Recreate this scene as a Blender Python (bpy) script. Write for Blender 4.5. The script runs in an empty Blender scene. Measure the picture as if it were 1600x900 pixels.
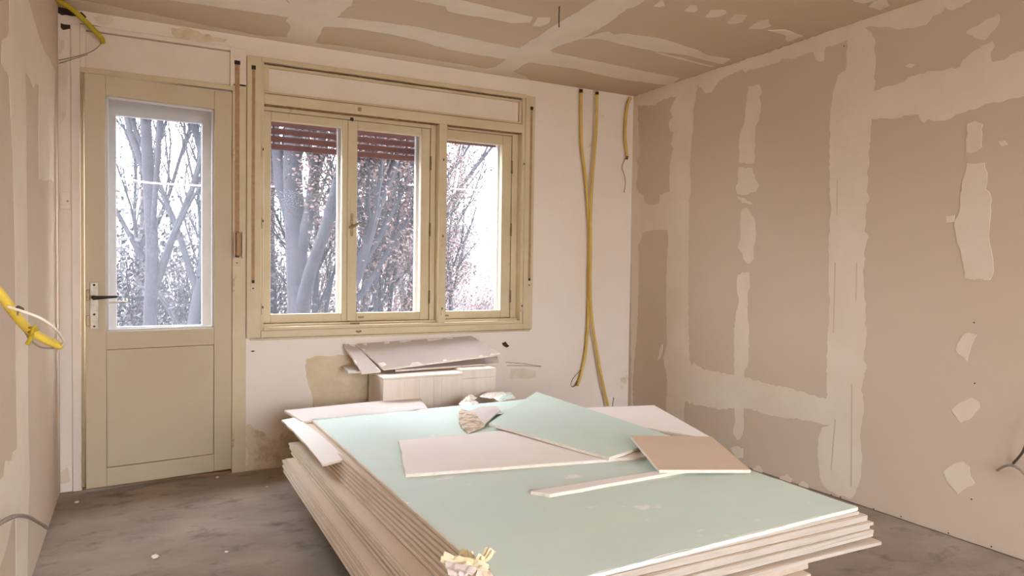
import bpy, bmesh, math, random
from mathutils import Vector, Matrix, noise

scene = bpy.context.scene
COL = scene.collection
# ------------------------------------------------------------------ camera
W, D, H = 3.5458, 4.2, 2.4277          # room: left wall X=0, right wall X=W, window wall Y=D, ceiling Z=H
REAR = -2.4                            # wall behind the camera
F = 1107.77                            # focal length in pixels of a 1600 px wide image
YAW, PITCH, ROLL = 0.4863127, -0.0306948, 0.0141031
POS = Vector((0.344486, 0.0, 1.176385))
_r = Vector((math.cos(YAW), -math.sin(YAW), 0)); _f0 = Vector((math.sin(YAW), math.cos(YAW), 0)); _u0 = Vector((0, 0, 1))
FWD = _f0*math.cos(PITCH) + _u0*math.sin(PITCH); _u = _u0*math.cos(PITCH) - _f0*math.sin(PITCH)
RGT = _r*math.cos(ROLL) + _u*math.sin(ROLL); UP = _u*math.cos(ROLL) - _r*math.sin(ROLL)
cam_d = bpy.data.cameras.new('camera'); cam = bpy.data.objects.new('camera', cam_d); COL.objects.link(cam)
cam_d.sensor_width = 36; cam_d.lens = F/1600*36; cam_d.clip_start = 0.02; cam_d.clip_end = 300
cam.matrix_world = Matrix(((RGT.x, UP.x, -FWD.x, POS.x), (RGT.y, UP.y, -FWD.y, POS.y), (RGT.z, UP.z, -FWD.z, POS.z), (0, 0, 0, 1)))
scene.camera = cam
# ------------------------------------------------------------------ daylight
world = bpy.data.worlds.new('overcast_sky'); scene.world = world; world.use_nodes = True
SKY = 15.0
wn = world.node_tree.nodes; wl = world.node_tree.links; wn.clear()
_o = wn.new('ShaderNodeOutputWorld'); _b = wn.new('ShaderNodeBackground')
# overcast sky: three times brighter overhead than at the horizon, dull ground below it
_tc = wn.new('ShaderNodeTexCoord'); _sx = wn.new('ShaderNodeSeparateXYZ'); wl.new(_tc.outputs['Generated'], _sx.inputs[0])
_rp = wn.new('ShaderNodeValToRGB'); _mr = wn.new('ShaderNodeMapRange'); _mr.inputs[1].default_value = -1; _mr.inputs[2].default_value = 1
wl.new(_sx.outputs['Z'], _mr.inputs[0]); wl.new(_mr.outputs[0], _rp.inputs[0])
_e = _rp.color_ramp.elements; _e[0].position = .49; _e[0].color = (.20, .19, .18, 1); _e[1].position = 1; _e[1].color = (.90, .97, 1.06, 1)
_k = _rp.color_ramp.elements.new(.505); _k.color = (.38, .405, .44, 1)
wl.new(_rp.outputs[0], _b.inputs['Color']); _b.inputs['Strength'].default_value = SKY
wl.new(_b.outputs[0], _o.inputs[0])
scene.view_settings.view_transform = 'Standard'; scene.view_settings.look = 'None'
scene.view_settings.gamma = 1; scene.view_settings.use_curve_mapping = False
scene.view_settings.exposure = 1.06
scene.cycles.use_denoising = True
scene.cycles.max_bounces = 12; scene.cycles.diffuse_bounces = 7; scene.cycles.transparent_max_bounces = 24
scene.cycles.caustics_reflective = False; scene.cycles.caustics_refractive = False
scene.cycles.sample_clamp_indirect = 6

# ------------------------------------------------------------------ points of the room read off the photograph
def ray(x, y): return RGT*((x-800)/F) + FWD + UP*((450-y)/F)
def at_y(x, y, Y=D):
    d = ray(x, y); return POS + d*((Y-POS.y)/d.y)
def at_z(x, y, Z):
    d = ray(x, y); return POS + d*((Z-POS.z)/d.z)
def at_x(x, y, X=W):
    d = ray(x, y); return POS + d*((X-POS.x)/d.x)
def at_d(x, y, depth): return POS + ray(x, y)*depth

# ------------------------------------------------------------------ materials
def srgb(c):
    f = lambda v: v/12.92 if v <= .04045 else ((v+.055)/1.055)**2.4
    return tuple(f(v/255) for v in c) + (1,)
MATS = {}
def mat(name, base, second=None, scale=6, detail=4, lo=.4, hi=.65, rough=.85, bump=0, bscale=60, metal=0, spec=.3, third=None, tscale=2, tlo=.6, thi=.7, stretch=None):
    m = bpy.data.materials.new(name); m.use_nodes = True; nt = m.node_tree; n = nt.nodes; L = nt.links
    p = n['Principled BSDF']; p.inputs['Roughness'].default_value = rough; p.inputs['Metallic'].default_value = metal
    p.inputs['Specular IOR Level'].default_value = spec
    p.inputs['Base Color'].default_value = srgb(base)
    tc = n.new('ShaderNodeTexCoord'); vec = tc.outputs['Object']
    if stretch:
        mp = n.new('ShaderNodeMapping'); mp.inputs['Scale'].default_value = stretch; L.new(vec, mp.inputs[0]); vec = mp.outputs[0]
    def layer(c0, colour, sc, a, b, det, seed):
        t = n.new('ShaderNodeTexNoise'); t.noise_dimensions = '4D'; t.inputs['W'].default_value = seed
        t.inputs['Scale'].default_value = sc; t.inputs['Detail'].default_value = det; t.inputs['Roughness'].default_value = .62
        L.new(vec, t.inputs['Vector'])
        r = n.new('ShaderNodeMapRange'); r.inputs[1].default_value = a; r.inputs[2].default_value = b; L.new(t.outputs['Fac'], r.inputs[0])
        x = n.new('ShaderNodeMix'); x.data_type = 'RGBA'
        if isinstance(c0, tuple): x.inputs[6].default_value = srgb(c0)
        else: L.new(c0, x.inputs[6])
        x.inputs[7].default_value = srgb(colour); L.new(r.outputs[0], x.inputs[0]); return x.outputs[2]
    if second:
        c = layer(tuple(base), second, scale, lo, hi, detail, 1.3)
        if third: c = layer(c, third, tscale, tlo, thi, 6, 4.7)
        L.new(c, p.inputs['Base Color'])
    if bump:
        t = n.new('ShaderNodeTexNoise'); t.inputs['Scale'].default_value = bscale; t.inputs['Detail'].default_value = 5; L.new(vec, t.inputs['Vector'])
        b = n.new('ShaderNodeBump'); b.inputs['Strength'].default_value = bump; b.inputs['Distance'].default_value = .004
        L.new(t.outputs['Fac'], b.inputs['Height']); L.new(b.outputs[0], p.inputs['Normal'])
    MATS[name] = m; return m
mat('board_paper', (204, 185, 164), (199, 179, 158), scale=1.3, lo=.35, hi=.7, bump=.05, bscale=200)
mat('joint_filler', (224, 210, 192), (218, 202, 182), scale=3, bump=.25, bscale=25, rough=.9)
mat('ceiling_paper', (196, 174, 148), (192, 170, 145), scale=1.3, lo=.35, hi=.7)
mat('ceiling_filler', (220, 206, 188), (212, 197, 178), scale=4, bump=.2, bscale=25)
mat('old_plaster', (232, 222, 212), (228, 215, 200), scale=2.2, lo=.35, hi=.75, bump=.25, bscale=30, third=(206, 184, 156), tscale=5, tlo=.66, thi=.74)
mat('bare_plaster', (218, 200, 170), (208, 187, 154), scale=9, bump=.5, bscale=40, third=(224, 206, 178), tscale=7, tlo=.6, thi=.68)
mat('stained_or_shaded_plaster', (226, 213, 196), (214, 198, 176), scale=8, bump=.3, bscale=40)
mat('crumbling_plaster', (222, 206, 180), (200, 180, 150), scale=14, lo=.45, hi=.62, bump=.8, bscale=60, third=(228, 212, 190), tscale=10, tlo=.56, thi=.64)
mat('dark_hole', (74, 56, 44), (48, 36, 30), scale=30)
mat('concrete', (164, 149, 136), (138, 124, 113), scale=2.2, detail=9, lo=.38, hi=.66, bump=.5, bscale=28, third=(110, 99, 90), tscale=6, tlo=.54, thi=.72, stretch=(1, 1.6, 1), rough=.9)
mat('cream_paint', (194, 178, 150), (189, 171, 142), scale=2.5, rough=.5, bump=.06, bscale=50)
mat('cream_trim', (208, 192, 160), (200, 182, 148), scale=5, rough=.5, bump=.1, bscale=60, third=(176, 148, 108), tscale=9, tlo=.66, thi=.76)
mat('white_trim', (226, 214, 200), (220, 206, 190), scale=4, rough=.6, bump=.08)
mat('grime_or_shade', (150, 112, 74), (96, 66, 44), scale=30)
mat('outer_paint', (205, 203, 206), (196, 194, 198), scale=4, rough=.6)
mat('shutter_slat', (128, 82, 70), (112, 70, 60), scale=12, rough=.7)
mat('strap', (176, 142, 108), (160, 126, 94), scale=40, rough=.9)
mat('dark_metal', (60, 48, 42), (40, 32, 28), scale=40, metal=.6, rough=.45)
mat('brass', (150, 126, 92), (120, 98, 72), scale=30, metal=.6, rough=.4)
mat('nickel', (182, 168, 148), (158, 144, 126), scale=30, metal=.2, rough=.35)
mat('socket_plastic', (232, 222, 206), (226, 214, 196), scale=8, rough=.4)
mat('yellow_conduit', (226, 198, 84), (214, 184, 70), scale=20, rough=.45)
mat('gold_conduit', (214, 182, 96), (206, 172, 84), scale=20, rough=.5)
mat('olive_conduit', (186, 162, 36), (172, 148, 30), scale=20, rough=.5)
mat('white_wire', (240, 232, 216), (232, 222, 206), scale=20, rough=.4)
mat('grey_wire', (150, 138, 124), (138, 126, 112), scale=20, rough=.5)
mat('dark_wire', (86, 72, 58), (70, 58, 46), scale=20, rough=.5)
mat('green_paper', (222, 237, 229), (218, 234, 227), scale=2.5, lo=.35, hi=.7, rough=.8, third=(246, 248, 244), tscale=7, tlo=.63, thi=.67, stretch=(1, 2.2, 1))
mat('green_paper_clean', (215, 231, 220), (219, 233, 223), scale=6, rough=.8)
mat('pale_paper', (250, 243, 238), (247, 239, 233), scale=3, rough=.85)
mat('rose_paper', (226, 214, 208), (221, 208, 201), scale=3, rough=.85)
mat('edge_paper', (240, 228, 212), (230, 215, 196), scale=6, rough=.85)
mat('pink_paper', (196, 182, 174), (191, 177, 169), scale=3, rough=.85)
mat('tan_paper', (220, 198, 174), (216, 193, 168), scale=3, rough=.85)
mat('beige_paper', (224, 208, 190), (216, 198, 178), scale=2, rough=.85, stretch=(1, .3, 1))
mat('gypsum', (236, 228, 216), (224, 213, 198), scale=30, lo=.42, hi=.62, bump=.3, bscale=90, stretch=(1, 1, 3))
mat('stack_edge', (190, 178, 165), (178, 165, 150), scale=14, lo=.4, hi=.66, bump=.3, bscale=90, stretch=(.5, .5, 6))
mat('gypsum_side', (190, 174, 156), (176, 158, 138), scale=18, lo=.4, hi=.66, bump=.3, bscale=90)
mat('torn_gypsum', (226, 206, 178), (172, 150, 126), scale=26, lo=.42, hi=.6, bump=.9, bscale=70, third=(240, 220, 208), tscale=14, tlo=.5, thi=.6)
mat('carton', (232, 220, 208), (224, 210, 196), scale=4, rough=.9, stretch=(6, 6, .5))
mat('yellow_paper', (250, 243, 212), (247, 234, 190), scale=14, rough=.8)
mat('raw_wood', (150, 118, 84), (120, 92, 64), scale=8, stretch=(1, 8, 8))
mat('bark', (42, 39, 44), (32, 30, 35), scale=5, rough=.95)
mat('bark_pale', (54, 52, 58), (42, 40, 46), scale=5, rough=.95)
mat('dry_leaf', (80, 60, 55), (62, 47, 45), scale=3, rough=.9)
mat('hedge', (58, 55, 56), (46, 44, 48), scale=4, rough=.95)
mat('dry_grass', (76, 71, 70), (64, 60, 61), scale=1.2, detail=8, rough=1)
mat('far_hill', (146, 142, 152), (128, 124, 136), scale=.4, detail=8, rough=1)
def glass(name, haze):
    m = bpy.data.materials.new(name); m.use_nodes = True; n = m.node_tree.nodes; L = m.node_tree.links; n.clear()
    o = n.new('ShaderNodeOutputMaterial'); t = n.new('ShaderNodeBsdfTransparent'); t.inputs[0].default_value = (.98, .985, .99, 1)
    tl = n.new('ShaderNodeBsdfTranslucent'); tl.inputs[0].default_value = (.9, .9, .93, 1)  # milky share puts lens-bloom haze into the dusty panes
    g = n.new('ShaderNodeBsdfGlossy'); g.inputs['Roughness'].default_value = .02
    lw = n.new('ShaderNodeLayerWeight'); pw = n.new('ShaderNodeMath'); pw.operation = 'POWER'; pw.inputs[1].default_value = 5; L.new(lw.outputs['Facing'], pw.inputs[0])
    fr = n.new('ShaderNodeMath'); fr.operation = 'MULTIPLY_ADD'; fr.inputs[1].default_value = .3; fr.inputs[2].default_value = .001; L.new(pw.outputs[0], fr.inputs[0])
    no = n.new('ShaderNodeTexNoise'); no.inputs['Scale'].default_value = 5; no.inputs['Detail'].default_value = 6
    tc = n.new('ShaderNodeTexCoord'); L.new(tc.outputs['Object'], no.inputs['Vector'])
    mr = n.new('ShaderNodeMapRange'); mr.inputs[1].default_value = .3; mr.inputs[2].default_value = .7; mr.inputs[3].default_value = haze*.75; mr.inputs[4].default_value = haze*1.25
    L.new(no.outputs['Fac'], mr.inputs[0])
    a = n.new('ShaderNodeMixShader'); L.new(mr.outputs[0], a.inputs[0]); L.new(t.outputs[0], a.inputs[1]); L.new(tl.outputs[0], a.inputs[2])
    b = n.new('ShaderNodeMixShader'); L.new(fr.outputs[0], b.inputs[0]); L.new(a.outputs[0], b.inputs[1]); L.new(g.outputs[0], b.inputs[2])
    L.new(b.outputs[0], o.inputs[0]); MATS[name] = m
glass('window_glass', .007); glass('door_glass', .012)

# ------------------------------------------------------------------ mesh helpers
class MB:
    def __init__(s): s.v = []; s.f = []
    def add(s, vs, fs):
        k = len(s.v); s.v += [tuple(v) for v in vs]; s.f += [tuple(i+k for i in f) for f in fs]; return s
    def box(s, a, b, bev=0):
        x0, y0, z0 = (min(a[i], b[i]) for i in range(3)); x1, y1, z1 = (max(a[i], b[i]) for i in range(3))
        if bev <= 0:
            return s.add([(x0,y0,z0),(x1,y0,z0),(x1,y1,z0),(x0,y1,z0),(x0,y0,z1),(x1,y0,z1),(x1,y1,z1),(x0,y1,z1)],
                [(0,3,2,1),(4,5,6,7),(0,1,5,4),(1,2,6,5),(2,3,7,6),(3,0,4,7)])
        bm = bmesh.new(); bmesh.ops.create_cube(bm, size=1)
        for v in bm.verts: v.co = Vector(((x0+x1)/2+v.co.x*(x1-x0), (y0+y1)/2+v.co.y*(y1-y0), (z0+z1)/2+v.co.z*(z1-z0)))
        bmesh.ops.bevel(bm, geom=bm.edges[:], offset=bev, segments=2, affect='EDGES', profile=.5)
        bm.verts.index_update(); s.add([v.co for v in bm.verts], [[v.index for v in f.verts] for f in bm.faces]); bm.free(); return s
    def prism(s, pts, off):
        """closed polygon of 3D points, extruded by the vector off"""
        n = len(pts); q = [Vector(p)+Vector(off) for p in pts]
        return s.add(list(pts)+q, [tuple(range(n)), tuple(range(2*n-1, n-1, -1))]+[(i, n+i, n+(i+1) % n, (i+1) % n) for i in range(n)])
    def tube(s, pts, rad, sides=8, cap=True, samples=0):
        pts = [Vector(p) for p in pts]
        if samples: pts, rad = spline(pts, rad, samples)
        n = len(pts); rs = rad if isinstance(rad, (list, tuple)) else [rad]*n
        t = (pts[1]-pts[0]).normalized(); a = t.orthogonal().normalized(); vs = []; fs = []
        for i, p in enumerate(pts):
            t = (pts[min(i+1, n-1)]-pts[max(i-1, 0)]).normalized()
            a = (a - t*a.dot(t)); a = a.normalized() if a.length > 1e-6 else t.orthogonal().normalized(); b = t.cross(a)
            for k in range(sides):
                w = 2*math.pi*k/sides; vs.append(p + (a*math.cos(w)+b*math.sin(w))*rs[i])
        for i in range(n-1):
            for k in range(sides): fs.append((i*sides+k, i*sides+(k+1) % sides, (i+1)*sides+(k+1) % sides, (i+1)*sides+k))
        if cap: fs += [tuple(range(sides-1, -1, -1)), tuple((n-1)*sides+k for k in range(sides))]
        return s.add(vs, fs)
    def build(s, name, m, parent=None, smooth=False, recalc=True):
        me = bpy.data.meshes.new(name); me.from_pydata(s.v, [], s.f)
        if recalc:
            bm = bmesh.new(); bm.from_mesh(me); bmesh.ops.recalc_face_normals(bm, faces=bm.faces[:]); bm.to_mesh(me); bm.free()
        me.materials.append(MATS[m] if isinstance(m, str) else m)
        if smooth: me.shade_smooth()
        o = bpy.data.objects.new(name, me); COL.objects.link(o)
        if parent: o.parent = parent; o.matrix_parent_inverse = parent.matrix_world.inverted()
        return o
def spline(pts, rad, k):
    out = []; rr = []; n = len(pts); rs = rad if isinstance(rad, (list, tuple)) else [rad]*n
    for i in range(n-1):
        p0, p1, p2, p3 = pts[max(i-1, 0)], pts[i], pts[i+1], pts[min(i+2, n-1)]
        for j in range(k + (i == n-2)):
            t = j/k
            out.append(.5*((2*p1)+(p2-p0)*t+(2*p0-5*p1+4*p2-p3)*t*t+(3*p1-p0-3*p2+p3)*t**3)); rr.append(rs[i]+(rs[i+1]-rs[i])*t)
    return out, rr
def box(name, a, b, m, parent=None, bev=0): return MB().box(a, b, bev).build(name, m, parent)
def tag(o, label=None, cat=None, group=None, kind=None):
    if label: o['label'] = label
    if cat: o['category'] = cat
    if group: o['group'] = group
    if kind: o['kind'] = kind
    return o
def empty(name, loc=(0, 0, 0)):
    o = bpy.data.objects.new(name, None); COL.objects.link(o); o.location = loc; o.empty_display_size = .1
    o.matrix_world = Matrix.Translation(loc); return o
def ragged(pts, rnd, step=.03, amp=.004):
    """subdivide a closed 3D polygon and jitter it inside its own plane (trowel edges)"""
    c = Vector((0, 0, 0)); n = len(pts); out = []
    nrm = Vector((0, 0, 0))
    for i in range(n): nrm += Vector(pts[i]).cross(Vector(pts[(i+1) % n]))
    nrm.normalize()
    for i in range(n):
        a = Vector(pts[i]); b = Vector(pts[(i+1) % n]); L = (b-a).length; k = max(1, min(60, int(L/step)))
        side = (b-a).cross(nrm).normalized() if L > 1e-6 else Vector((0, 0, 0))
        for j in range(k):
            out.append(a + (b-a)*(j/k) + side*(rnd.uniform(-amp, amp) if j else rnd.uniform(-amp, amp)*.5))
    return out
def flat_patch(name, pts, off, m, parent, seed=0, step=.03, amp=.004):
    rnd = random.Random(seed); q = ragged(pts, rnd, step, amp)
    return MB().prism(q, off).build(name, m, parent)

# ------------------------------------------------------------------ room shell
def struct(o): o['kind'] = 'structure'; return o
struct(box('floor', (-.2, REAR-.2, -.12), (W+.2, D+.34, 0), 'concrete'))
# ceiling: slab above, boards below, filler bands on the boards
ceiling = struct(box('ceiling', (-.2, REAR-.2, H+.0125), (W+.2, D+.34, H+.15), 'ceiling_filler'))
for x0, x1 in ((-.1, 1.148), (1.152, 2.398), (2.402, W+.05)):
    for y0, y1 in ((REAR-.1, -1.802), (-1.798, .198), (.202, 2.198), (2.202, D)):
        box('plasterboard_panel', (x0, y0, H), (x1, y1, H+.0125), 'ceiling_paper', ceiling)
CE = lambda L: [at_z(x, y, H) for x, y in L]
CEIL = [
 [(100,11),(250,38),(400,61),(600,92),(800,121),(830,126),(822,119),(800,112),(757,107),(700,97),(600,82),(540,73),(494,67),(450,58),(400,55),(300,35),(180,11),(130,1),(100,-2)],
 [(447,59),(453,48),(454,39),(446,33),(453,24),(452,8),(446,-8),(556,-8),(550,8),(538,16),(525,27),(507,41),(501,49),(496,58),(493,67)],
 [(500,46),(507,41),(560,45),(610,53),(650,62),(700,77),(750,86),(788,92),(810,92),(812,75),(800,73),(760,65),(700,52),(650,42),(600,35),(550,29),(520,27)],
 [(757,108),(775,104),(788,93),(797,88),(812,74),(850,50),(890,26),(932,0),(945,-8),(1022,-8),(1007,0),(990,11),(980,13),(950,37),(907,61),(880,69),(860,78),(864,82),(857,86),(827,97),(815,103),(800,112),(790,116)],
 [(250,-6),(262,-1),(330,9),(400,19),(453,27),(456,10),(440,-6)],
 [(640,-8),(645,0),(695,9),(700,17),(712,20),(762,28),(800,36),(827,35),(832,26),(800,19),(737,4),(690,-8)],
 [(832,40),(840,27),(860,27),(858,36),(845,41)],
 [(850,83),(862,82),(925,94),(1000,110),(1062,122),(1045,133),(1020,130),(957,121),(900,107),(827,97)],
 [(905,61),(940,50),(952,49),(960,54),(975,52),(1025,59),(1060,68),(1087,77),(1107,87),(1142,92),(1130,100),(1102,94),(1075,86),(1025,80),(975,70),(950,63),(935,60)],
 [(1025,82),(1060,89),(1117,104),(1108,104),(1060,92)],
 [(1021,9),(1035,-1),(1038,8),(1030,11)], [(1068,17),(1078,8),(1088,8),(1090,15),(1085,19)],
 [(1102,25),(1110,15),(1132,15),(1136,20),(1125,26),(1105,27)], [(1137,35),(1147,23),(1168,24),(1158,35),(1140,37)],
 [(1170,44),(1185,33),(1200,30),(1205,40),(1190,45)], [(1200,47),(1225,46),(1245,53),(1254,56),(1230,65),(1228,55)],
 [(1328,-6),(1335,2),(1350,5),(1368,0),(1372,-8)], [(1357,10),(1365,2),(1385,-2),(1390,9),(1375,15)],
]
for i, L in enumerate(CEIL):
    flat_patch('joint_filler', CE(L), (0, 0, -.0010-.0001*i), 'ceiling_filler', ceiling, 10+i, .04, .006)
# right wall: studs behind, boards, filler
wall_right = struct(box('wall_right', (W+.0125, REAR-.2, -.1), (W+.15, D+.34, H+.15), 'joint_filler'))
def rpanel(y0, y1, z0, z1): box('plasterboard_panel', (W, y0+.0015, z0+.0015), (W+.0125, y1-.0015, z1-.0015), 'board_paper', wall_right)
for y0, y1, zj in ((3.68, D, 1.52), (2.40, 3.68, .46), (1.15, 2.40, 1.99), (-.1, 1.15, .5), (-1.35, -.1, 1.9), (REAR, -1.35, .6)):
    rpanel(y0, y1, .004, zj); rpanel(y0, y1, zj, H)
RW = lambda L: [at_x(x, y, W) for x, y in L]
RIGHT = [
 [(987,152),(1065,126),(1200,82),(1435,0),(1475,-14),(1540,-14),(1515,3),(1495,12),(1488,16),(1477,11),(1470,20),(1458,25),(1447,40),(1430,44),(1410,46),(1390,42),(1358,41),(1350,44),(1325,62),(1290,74),(1288,95),(1280,97),(1275,93),(1270,81),(1258,84),(1245,90),(1222,92),(1218,97),(1200,103),(1175,108),(1165,113),(1160,108),(1145,115),(1130,122),(1120,132),(1112,144),(1103,146),(1098,140),(1090,133),(1075,140),(1058,150),(1037,155),(1022,164),(1005,165),(988,163)],
 [(1060,147),(1053,158),(1047,173),(1052,183),(1045,190),(1046,202),(1053,208),(1050,218),(1048,225),(1052,232),(1050,240),(1047,260),(1046,280),(1047,300),(1045,330),(1043,360),(1044,375),(1043,400),(1041,450),(1042,500),(1042,540),(1036,560),(1042,585),(1043,605),(1041,625),(1042,650),(1041,690),(1040,730),(1068,742),(1068,690),(1069,640),(1072,620),(1077,600),(1077,550),(1075,450),(1076,400),(1077,310),(1080,300),(1078,260),(1080,225),(1082,210),(1084,190),(1083,170),(1087,150),(1090,136),(1084,133)],
 [(986,312),(995,300),(1005,305),(1008,318),(1015,320),(1030,317),(1031,305),(1048,300),(1048,360),(1043,359),(1020,360),(1003,363),(1000,374),(986,380)],
 [(986,160),(996,165),(997,200),(1000,230),(1001,240),(996,250),(998,260),(994,290),(1001,310),(1003,370),(997,385),(999,400),(998,450),(997,480),(995,520),(991,560),(988,600),(990,660),(986,660)],
 [(1070,552),(1075,555),(1080,572),(1085,566),(1090,572),(1100,578),(1115,580),(1145,586),(1165,590),(1200,600),(1230,605),(1260,615),(1296,624),(1302,663),(1290,663),(1250,655),(1210,650),(1175,640),(1145,638),(1125,640),(1110,636),(1085,633),(1082,628),(1078,632),(1069,622)],
 [(1325,60),(1323,90),(1322,110),(1310,118),(1306,130),(1302,145),(1300,160),(1297,180),(1296,290),(1297,315),(1299,330),(1296,345),(1297,355),(1295,375),(1295,410),(1295,450),(1297,475),(1296,500),(1293,530),(1292,622),(1297,663),(1285,668),(1280,680),(1278,700),(1279,725),(1281,745),(1285,755),(1290,762),(1305,772),(1330,779),(1337,770),(1342,755),(1345,735),(1347,710),(1345,690),(1344,670),(1349,650),(1350,630),(1345,610),(1351,590),(1354,570),(1349,562),(1350,550),(1354,530),(1352,500),(1354,475),(1350,460),(1350,410),(1352,385),(1357,370),(1350,362),(1353,345),(1353,320),(1358,312),(1354,300),(1357,260),(1358,225),(1360,200),(1362,187),(1364,145),(1367,128),(1364,120),(1367,107),(1369,90),(1365,75),(1368,62),(1362,50),(1352,44),(1338,48)],
 [(1355,146),(1375,139),(1400,132),(1430,118),(1450,112),(1480,108),(1500,105),(1504,95),(1515,85),(1530,75),(1545,67),(1551,64),(1554,72),(1548,84),(1550,96),(1570,94),(1580,84),(1600,80),(1700,50),(1700,128),(1600,150),(1560,160),(1540,163),(1530,168),(1500,177),(1475,190),(1460,190),(1450,186),(1443,193),(1437,186),(1436,178),(1420,180),(1390,186),(1375,184),(1370,187),(1355,188)],
 [(1510,48),(1535,35),(1560,23),(1562,32),(1550,50),(1540,62),(1525,60),(1512,52)],
 [(1170,135),(1188,133),(1191,145),(1186,152),(1189,166),(1186,186),(1180,198),(1180,212),(1179,255),(1155,255),(1155,225),(1157,208),(1163,195),(1166,165)],
 [(1154,262),(1176,263),(1180,280),(1186,290),(1182,298),(1165,304),(1152,303),(1150,295),(1153,285)],
 [(1151,306),(1165,311),(1177,319),(1160,317)],
 [(1160,327),(1166,325),(1172,330),(1180,345),(1182,365),(1178,385),(1178,405),(1172,412),(1164,408),(1160,395),(1153,387),(1157,375),(1156,350)],
 [(1153,430),(1160,426),(1171,425),(1172,445),(1169,455),(1168,480),(1170,510),(1170,570),(1163,580),(1165,594),(1148,589),(1147,520),(1150,490),(1155,470),(1152,448)],
 [(1148,636),(1162,637),(1163,660),(1160,680),(1152,688),(1146,678),(1149,660)],
 [(1142,700),(1150,697),(1161,700),(1161,715),(1150,716)], [(1176,732),(1186,727),(1192,735),(1190,743),(1180,742)],
 [(1218,745),(1230,741),(1238,748),(1234,760),(1222,757)], [(1246,760),(1256,751),(1263,757),(1264,768),(1252,768)],
 [(1512,194),(1523,190),(1535,195),(1534,230),(1525,237),(1510,238)],
 [(1511,255),(1538,254),(1542,270),(1540,295),(1548,305),(1549,330),(1546,360),(1548,385),(1552,415),(1552,430),(1547,438),(1507,434),(1502,400),(1495,370),(1492,345),(1500,325),(1503,290)],
 [(1479,338),(1492,336),(1491,347),(1480,348)],
 [(1493,546),(1500,530),(1513,520),(1526,523),(1512,564)],
 [(1487,640),(1500,630),(1518,621),(1530,628),(1531,638),(1515,655),(1502,661)],
 [(1474,737),(1490,725),(1505,721),(1515,730),(1518,745),(1524,755),(1497,772),(1485,757)],
 [(1561,222),(1570,220),(1575,227),(1565,229)], [(1028,562),(1031,548),(1035,538),(1036,546),(1031,560)],
 [(1415,103),(1421,100),(1431,101),(1424,107)],
]
for i, L in enumerate(RIGHT):
    flat_patch('joint_filler', RW(L), (-.0010-.00009*i, 0, 0), 'joint_filler', wall_right, 50+i, .018, .0055)
for i, L in enumerate([[(1304,655),(1306,655),(1299,735),(1298,735)], [(1330,600),(1332,600),(1331,760),(1329,760)], [(1338,410),(1339.5,410),(1338,470),(1336.5,470)], [(1304,410),(1306,410),(1303,520),(1301.5,520)], [(1308,280),(1309,280),(1308,335),(1307,335)]]):
    MB().prism([at_x(x, y, W-.0018) for x, y in L], (-.0008, 0, 0)).build('trowel_ridge', 'board_paper', wall_right)
for x, y in ((1299,773),(1313,777),(1365,795),(1408,807),(1482,833),(1549,854),(1319,72),(1523,599),(1518,780),(1522,504)):
    c = at_x(x, y, W); MB().tube([c+Vector((.002, 0, 0)), c+Vector((-.0008, 0, 0))], .0034, 8).build('screw_head', 'dark_metal', wall_right)
# left wall
wall_left = struct(box('wall_left', (-.15, REAR-.2, -.1), (-.0125, D+.34, H+.15), 'joint_filler'))
for y0, y1 in ((3.02, D-.02), (1.77, 3.02), (.52, 1.77), (-.73, .52), (REAR, -.73)):
    box('plasterboard_panel', (-.0125, y0+.0015, .012), (0, y1-.0015, H), 'board_paper', wall_left)
LW = lambda L: [at_x(x, y, 0) for x, y in L]
LEFT = [
 [(14,-10),(14,50),(10,58),(3,62),(2,100),(8,110),(14,120),(17,190),(20,240),(23,380),(24,450),(25,600),(27,700),(20,706),(18,717),(8,720),(5,745),(-3,752),(-3,890),(8,860),(18,815),(24,806),(25,900),(42,905),(44,800),(46,745),(44,690),(43,600),(43,450),(41,300),(40,190),(39,112),(52,138),(55,130),(60,132),(60,200),(60,280),(84,284),(84,200),(86,112),(78,95),(68,78),(60,55),(50,20),(40,-10)],
]
for i, L in enumerate(LEFT):
    flat_patch('joint_filler', LW(L), (.0014, 0, 0), 'joint_filler', wall_left, 90+i, .05, .006)
# wall behind the camera, with an unseen wide opening added to brighten this side of the room
wall_rear = struct(MB().box((-.15, REAR-.2, -.1), (.45, REAR, H+.15)).box((3.1, REAR-.2, -.1), (W+.15, REAR, H+.15))
    .box((.45, REAR-.2, 2.34), (3.1, REAR, H+.15)).box((.45, REAR-.2, -.1), (3.1, REAR, .12)).build('wall_rear', 'old_plaster'))
w2 = struct(empty('added_rear_window', (1.9, REAR-.1, .35)))  # frame of the added opening, out of view
for x in (.45, 1.31, 2.18, 3.04): box('frame_post', (x, REAR-.13, .12), (x+.06, REAR-.06, 2.34), 'cream_trim', w2)
for z in (.12, 2.28): box('frame_rail', (.51, REAR-.129, z), (3.04, REAR-.061, z+.06), 'cream_trim', w2)
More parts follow.
